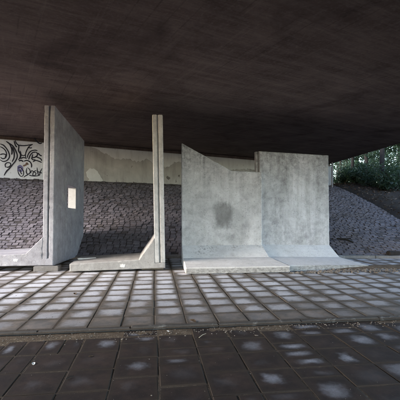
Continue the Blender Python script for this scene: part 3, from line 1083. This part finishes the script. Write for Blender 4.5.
for _ in range(240):
    a = rp.uniform(-2.5, 2.5); b = rp.uniform(-1.7, -0.05)
    spots.append((pav(a, b, -0.016), abs(rp.gauss(0.0012, 0.0016)) + 0.0008))
for _ in range(350):
    a = rp.uniform(-4, 4); b = rp.uniform(0.1, 3.3)
    spots.append((pav(a, b, 0.001), abs(rp.gauss(0.003, 0.002)) + 0.0015))
o = link('grit', pebble_mesh('grit', spots, rp), M['pebble']); tag(o, 'small grit scattered over the paving', 'grit', kind='stuff')

# rubble and soil against the rightmost foot, and at the foot of the bank
def heap(name, pts_fn, n, label):
    spots = []
    for _ in range(n):
        p, r = pts_fn()
        spots.append((p, r))
    o = link(name, pebble_mesh(name, spots, rp), M['pebble'])
    tag(o, label, 'rubble', kind='stuff')
def f_right():
    k = rp.random()
    base = Vector((1.55, 6.13, 0)).lerp(Vector((4.6, 6.85, 0)), k)
    wd = 0.05 + 0.42 * k
    p = base + Vector((rp.gauss(0, .05), rp.gauss(-0.10 - 0.22 * k, wd * 0.5), 0.006))
    return p, abs(rp.gauss(0.010, 0.008)) + 0.004
heap('rubble', f_right, 900, 'crumbled rubble strewn before the rightmost foot')
def soil_patch(name, cx, cy, rx, ry, rot, h, label, seed, mat='soil'):
    vs_, fs = [], []
    n, m = 40, 9
    vs_.append(Vector((cx, cy, h)))
    for j in range(1, m + 1):
        for i in range(n):
            an = 2 * math.pi * i / n
            rr = j / m * (1 + 0.35 * mnoise.noise(Vector((math.cos(an) * 1.6 + seed, math.sin(an) * 1.6, seed))) + 0.12 * mnoise.noise(Vector((math.cos(an) * 6 + seed, math.sin(an) * 6, seed))))
            x, y = math.cos(an) * rx * rr, math.sin(an) * ry * rr
            p = Vector((cx + x * math.cos(rot) - y * math.sin(rot), cy + x * math.sin(rot) + y * math.cos(rot), 0))
            p.z = h * (1 - (j / m) ** 2) + 0.012 * mnoise.noise(p * 7) * (1 - (j / m) ** 4) + 0.003 - (0.01 if j == m else 0)
            vs_.append(p)
    for i in range(n):
        fs.append((0, 1 + i, 1 + (i + 1) % n))
    for j in range(m - 1):
        for i in range(n):
            a = 1 + j * n + i; b = 1 + j * n + (i + 1) % n
            fs.append((a, a + n, b + n, b))
    o = link(name, mesh(name, vs_, fs, True), M[mat]); tag(o, label, 'soil', kind='stuff')
soil_patch('soil_heap', 3.5, 6.62, 1.25, 0.22, R(12), 0.030, 'thin spill of dark soil beside the rightmost foot', 2.2, 'sand')

# litter leaves, straws and pale chips
def leaf_thing(name, loc, size, rot, mat, label, cat, grp=None):
    pts = [(0, -0.5), (0.22, -0.3), (0.34, 0.05), (0.18, 0.38), (0, 0.55), (-0.2, 0.36), (-0.32, 0.02), (-0.2, -0.32)]
    vs_ = [(x * size, y * size, 0.10 * size + 0.5 * size * (abs(x) ** 1.5) + 0.08 * size * math.sin(5 * y)) for x, y in pts] + [(0, 0, 0.03 * size)]
    vs_ += [(x, y, z - 0.0015) for x, y, z in vs_]
    fs = [(i, (i + 1) % 8, 8) for i in range(8)] + [((i + 1) % 8 + 9, i + 9, 17) for i in range(8)] + [(i, i + 9, (i + 1) % 8 + 9, (i + 1) % 8) for i in range(8)]
    o = link(name, mesh(name, vs_, fs), mat)
    o.location = loc; o.rotation_euler = (0, 0, rot)
    tag(o, label, cat, grp)
def ground_at(x, y, z=-0.015):
    d = F * (CH - z) / (y - HZ)
    return Vector(((x - 200) / F * d, d, z))
leaf_thing('dead_leaf', ground_at(193, 321.5, 0.003), 0.075, 1.0, M['dead_leaf'], 'dark dead leaf on the pale slabs near the edging', 'leaf')
leaf_thing('dead_leaf', ground_at(75, 294, 0.003), 0.06, 0.3, M['dead_leaf'], 'dark dead leaf on pale slabs before the narrow foot', 'leaf')
leaf_thing('dead_leaf', ground_at(91, 356.5), 0.035, 2.3, M['dead_leaf'], 'small black dead leaf on the dark paving at left', 'leaf')
leaf_thing('paper_scrap', ground_at(33.5, 364), 0.035, 0.5, M['white_mark'], 'tiny white paper scrap on the dark paving', 'paper')
leaf_thing('paper_scrap', ground_at(168, 331.5), 0.03, 0.9, M['white_mark'], 'white scrap beside the edging strip, in the sand', 'paper')
for (xa, ya, xb, yb, lab) in ((199, 337.5, 206, 333.5, 'pale dry straw lying in the sand by the edging'), (66, 379, 74, 376, 'dark thin twig on the foreground paving at left')):
    A, B = ground_at(xa, ya, -0.009), ground_at(xb, yb, -0.009)
    vs_, fs = [], []
    tube(vs_, fs, [A - A, (B - A) * 0.5 + Vector((0, 0.006, 0.004)), B - A], [0.0028, 0.0026, 0.002], 6)
    o = link('straw' if 'straw' in lab else 'twig', mesh('straw', vs_, fs), M['straw'] if 'straw' in lab else M['bark'])
    o.location = A
    tag(o, lab, 'straw' if 'straw' in lab else 'twig')
# branch lying on the bank, right
def on_bank(x, y):
    best = None
    k = (x - 200) / F
    for i in range(200):
        u = 0.5 + 0.55 * i / 200
        for j in range(60):
            p = bank_pt(u, j / 60, 0.0)
            e = abs(200 + F * p.x / p.y - x) + abs(HZ - F * (p.z - CH) / p.y - y)
            if best is None or e < best[0]: best = (e, p)
    return best[1]
A = on_bank(336, 240); B = on_bank(345, 241.5); Cc = on_bank(353, 243.5)
vs_, fs = [], []
z_ = Vector((0, 0, 0.035))
tube(vs_, fs, [A - A + z_, B - A + z_ + Vector((0, 0, .03)), Cc - A + z_], [0.018, 0.028, 0.02], 7)
tube(vs_, fs, [B - A + z_ + Vector((0, 0, .03)), B - A + Vector((0.10, -0.05, 0.10))], [0.014, 0.008], 6)
o = link('fallen_branch', mesh('fallen_branch', vs_, fs), M['bark']); o.location = A
tag(o, 'dark fallen branch lying on the brick bank at right', 'branch')
p = on_bank(393, 256)
o = link('dark_stone', box_mesh('dark_stone', -0.13, 0.13, -0.07, 0.07, 0, 0.09, 0.02, 0.006, rp), M['bark']); o.location = p + Vector((0, 0, 0.0)); o.rotation_euler = (0, 0, 0.1)
tag(o, 'dark block of stone at the foot of the brick bank', 'stone')

# post at the corner of the abutment
pp = px(332.2, 190, 15.3)
zb = 2.05
vs_, fs = [], []
tube(vs_, fs, [(0, 0, -0.3), (0, 0, DECK - zb - 0.02)], [0.035, 0.035], 10)
o = link('corner_post', mesh('corner_post', vs_, fs), M['steel']); o.location = (pp.x, 15.3, zb)
tag(o, 'thin grey post under the deck edge at the bank top', 'post')

# ------------------------------------------------------------------ trees
def leaves(rng, centers, n, spread, size):
    verts, faces, at = [], [], []
    for _ in range(n):
        c, r = rng.choice(centers)
        while True:
            q = Vector((rng.uniform(-1, 1), rng.uniform(-1, 1), rng.uniform(-1, 1)))
            if q.length < 1: break
        q = q * (q.length ** -0.25 if q.length > .05 else 1)
        p = c + Vector((q.x * r, q.y * r, q.z * r * 0.75)) * spread
        s = size * rng.uniform(0.6, 1.35)
        nrm = Vector((rng.gauss(0, 1), rng.gauss(0, 1), rng.gauss(0.8, 1))).normalized()
        a = nrm.orthogonal().normalized(); b = nrm.cross(a)
        an = rng.random() * 6.28
        a, b = a * math.cos(an) + b * math.sin(an), b * math.cos(an) - a * math.sin(an)
        k = len(verts)
        fold = nrm * s * 0.18
        verts += [p - a * s, p + b * s * .42 + fold, p + a * s, p - b * s * .42 + fold]
        faces += [(k, k + 1, k + 2), (k, k + 2, k + 3)]
        rv = rng.random()
        at += [(rv,)] * 4
    me = mesh('crown', verts, faces)
    a = me.attributes.new('rnd', 'FLOAT', 'POINT')
    a.data.foreach_set('value', [x[0] for x in at])
    return me

def ground_z(x, y):
    # height of the slope or wood floor at a plan point right of the bank
    best = None
    u = None
    for i in range(1, 120):
        u_ = 1.0 + 2.4 * i / 120
        a, b = bank_pt(u_, 0), bank_pt(u_, 1.0)
        t = (y - a.y) / (b.y - a.y)
        if t <= 1:
            p = bank_pt(u_, max(0, t))
        else:
            p = b + Vector((0, y - b.y, 0.09 + 0.035 * (y - b.y)))
        e = abs(p.x - x)
        if best is None or e < best[0]: best = (e, p.z)
    return best[1]

def tree(x, y, h, rad, crown_r, label, seed, nl, mat, low=0.35, lean=0.0, lsize=0.11):
    rng = random.Random(seed)
    z0 = ground_z(x, y) - 0.08
    root = empty('tree', (x, y, z0)); tag(root, label, 'tree', 'trees beyond the deck edge')
    vs_, fs = [], []
    pts = []; rr = []
    for k in range(7):
        t = k / 6
        pts.append(Vector((lean * t * h + 0.10 * rng.gauss(0, 1) * t, 0.10 * rng.gauss(0, 1) * t, t * h * 0.9)))
        rr.append(rad * (1.35 if k == 0 else 1) * (1 - 0.75 * t))
    tube(vs_, fs, pts, rr, 10)
    cents = []
    for k in range(13):
        t = rng.uniform(low, 0.95)
        i = min(5, int(t * 6)); p = pts[i].lerp(pts[i + 1], t * 6 - i)
        an = rng.random() * 6.28
        ln = crown_r * rng.uniform(0.6, 1.1) * (1.2 - 0.5 * t)
        tip = p + Vector((math.cos(an) * ln, math.sin(an) * ln, ln * rng.uniform(-0.05, 0.6)))
        mid = p.lerp(tip, 0.5) + Vector((0, 0, 0.12 * ln))
        tube(vs_, fs, [p, mid, tip], [rad * 0.33 * (1.1 - t * .6), rad * 0.2 * (1.1 - t * .6), rad * 0.07], 6)
        cents += [(tip, crown_r * 0.38), (mid, crown_r * 0.30)]
    link('trunk', mesh('trunk', vs_, fs, True), M['bark'], root)
    link('crown', leaves(rng, cents, nl, 1.0, lsize), mat, root)

def shrub(x, y, r, label, seed, nl, mat, hgt=1.0):
    rng = random.Random(seed)
    z0 = ground_z(x, y) - 0.05
    root = empty('shrub', (x, y, z0)); tag(root, label, 'shrub', 'undergrowth beyond the deck edge')
    vs_, fs = [], []
    cents = []
    for k in range(9):
        an = rng.random() * 6.28; ln = r * rng.uniform(0.4, 1.0)
        tip = Vector((math.cos(an) * ln, math.sin(an) * ln, r * hgt * rng.uniform(0.35, 1.5)))
        tube(vs_, fs, [Vector((rng.gauss(0, .04), rng.gauss(0, .04), 0)), tip * 0.5 + Vector((0, 0, 0.1 * r)), tip], [0.02, 0.014, 0.006], 5)
        cents.append((tip, r * 0.42)); cents.append((tip * 0.6, r * 0.35))
    link('stems', mesh('stems', vs_, fs, True), M['bark'], root)
    link('foliage', leaves(rng, cents, nl, 1.0, 0.06), mat, root)

def plan(x, d): return (x - 200) / F * d, d
TREES = [  # photo column, distance, height, trunk radius, crown radius
    (381, 14.6, 7.5, 0.105, 1.9, 'tree with the thickest dark trunk, nearest the deck edge at right', 0.42),
    (366, 17.5, 8.0, 0.10, 2.0, 'straight slim tree left of the thickest trunk', 0.30),
    (352, 19.0, 8.5, 0.09, 2.0, 'slim tree in the middle of the wood strip', 0.28),
    (341, 24.0, 9.0, 0.10, 2.2, 'far tree nearest the corner post', 0.30),
    (408, 16.5, 8.0, 0.11, 2.1, 'leafy tree at the right border behind the thickest trunk', 0.22),
    (425, 14.0, 8.0, 0.12, 2.2, 'broad tree just beyond the right border', 0.2),
    (380, 22.0, 9.0, 0.12, 2.4, 'tall tree deep in the wood behind the thickest trunk', 0.18),
    (358, 27.0, 10.0, 0.13, 2.6, 'deep wood tree behind the two slim ones', 0.16),
    (398, 27.0, 10.0, 0.13, 2.7, 'distant broad tree at the right behind the others', 0.15),
    (460, 18.0, 9.0, 0.14, 2.6, 'large tree outside the right border', 0.2),
    (337, 30.0, 10.0, 0.11, 2.8, 'far leafy tree right above the corner post', 0.05),
    (345, 26.0, 9.0, 0.10, 2.4, 'leafy tree between the post and the slim trunks', 0.06),
    (346, 33.0, 11.0, 0.14, 3.2, 'farthest tree seen beside the corner post', 0.08),
    (372, 33.0, 11.0, 0.14, 3.4, 'farthest tree in the middle of the wood', 0.08),
    (412, 33.0, 11.0, 0.14, 3.4, 'farthest tree at the right border', 0.08),
    (440, 24.0, 11.0, 0.14, 3.2, 'big spreading tree past the right border, far back', 0.12),
    (520, 14.0, 10.0, 0.16, 3.0, 'big spreading tree past the right border, close by', 0.15),
]
for k, (x, d, h, r, cr, lab, low) in enumerate(TREES):
    X, Y = plan(x, d)
    tree(X, Y, h, r, cr, lab, 100 + k, 6500 if d < 25 else 3800, M['leaf_dark'] if k % 3 else M['leaf_mid'], low, 0.02 * (-1) ** k)
SHRUBS = [(340, 20.5, 0.9, 'light green shrub beside the corner post'), (348, 22.0, 1.1, 'shrub between the post and the slim trunks'),
          (361, 21.0, 1.2, 'shrub low between the two slim trunks'), (374, 18.0, 1.0, 'shrub just left of the thickest trunk'),
          (384, 19.0, 1.3, 'shrub right behind the thickest trunk'), (399, 17.5, 1.2, 'shrub at the right border of the view'),
          (412, 15.5, 1.3, 'shrub just past the right border'), (370, 25.0, 1.6, 'far shrub in the dark of the wood'), (392, 24.0, 1.6, 'far shrub behind the right border shrub'),
          (345, 17.5, 0.55, 'low scrub on the slope top under the deck edge'), (357, 16.2, 0.6, 'low scrub at the bare slope left of the slim trunks'),
          (371, 15.2, 0.7, 'low scrub on the bare slope below the slim trunks'), (387, 14.6, 0.7, 'low scrub at the thickest trunk base'), (401, 14.2, 0.9, 'low scrub on the slope at the right border'),
          (352, 30.0, 1.8, 'farthest shrub deep behind the slim trunks')]
for k, (x, d, r, lab) in enumerate(SHRUBS):
    X, Y = plan(x, d)
    shrub(X, Y, r, lab, 300 + k, 1300, M['leaf_mid'] if k % 2 == 0 else M['leaf_dark'], 1.0)

# unseen trees added outside the deck's left edge only to shade near paving
for k, (x, y, lab) in enumerate(((-9.8, -5.2, 'unseen bushy tree added as sunshade left of the deck, rearmost'), (-9.6, -2.9, 'unseen bushy tree added as sunshade left of the deck, middle of three'), (-9.4, -0.9, 'unseen bushy tree added as sunshade left of the deck, foremost of three'))):
    z_keep = ground_z
    ground_z = lambda a, b: -0.02
    tree(x, y, 6.0, 0.12, 1.7, lab, 500 + k, 7000, M['leaf_dark'], 0.12, 0.0, 0.15)
    ground_z = z_keep

# fallen leaves on the wood floor and the bare slope
rl = random.Random(77)
vs_, fs, at = [], [], []
for _ in range(5200):
    u = 1.0 + abs(rl.gauss(0.02, 0.35)); t = rl.random()
    if rl.random() < 0.6:
        p = bank_pt(u, t, 0.08)
        if p.y < 8.5: continue
    else:
        b = bank_pt(u, 1.0); e = rl.uniform(0, 12)
        p = b + Vector((0, e, 0.10 + 0.035 * e))
    sz = rl.uniform(0.025, 0.065); an = rl.random() * 6.28
    nrm = Vector((rl.gauss(0, .4), rl.gauss(0, .4), 1)).normalized()
    a = nrm.orthogonal().normalized(); b2 = nrm.cross(a)
    a, b2 = a * math.cos(an) + b2 * math.sin(an), b2 * math.cos(an) - a * math.sin(an)
    k = len(vs_)
    vs_ += [p - a * sz, p + b2 * sz * .5 + nrm * sz * .25, p + a * sz, p - b2 * sz * .5 + nrm * sz * .2]
    fs += [(k, k + 1, k + 2), (k, k + 2, k + 3)]
M['litter'] = plain('leaf_litter', (0.085, 0.062, 0.048), 0.85, var=0.75, scale=9)
o = link('leaf_litter', mesh('leaf_litter', vs_, fs), M['litter'])
tag(o, 'brown fallen leaves covering the bare slope beside the brick bank', 'leaves', kind='stuff')
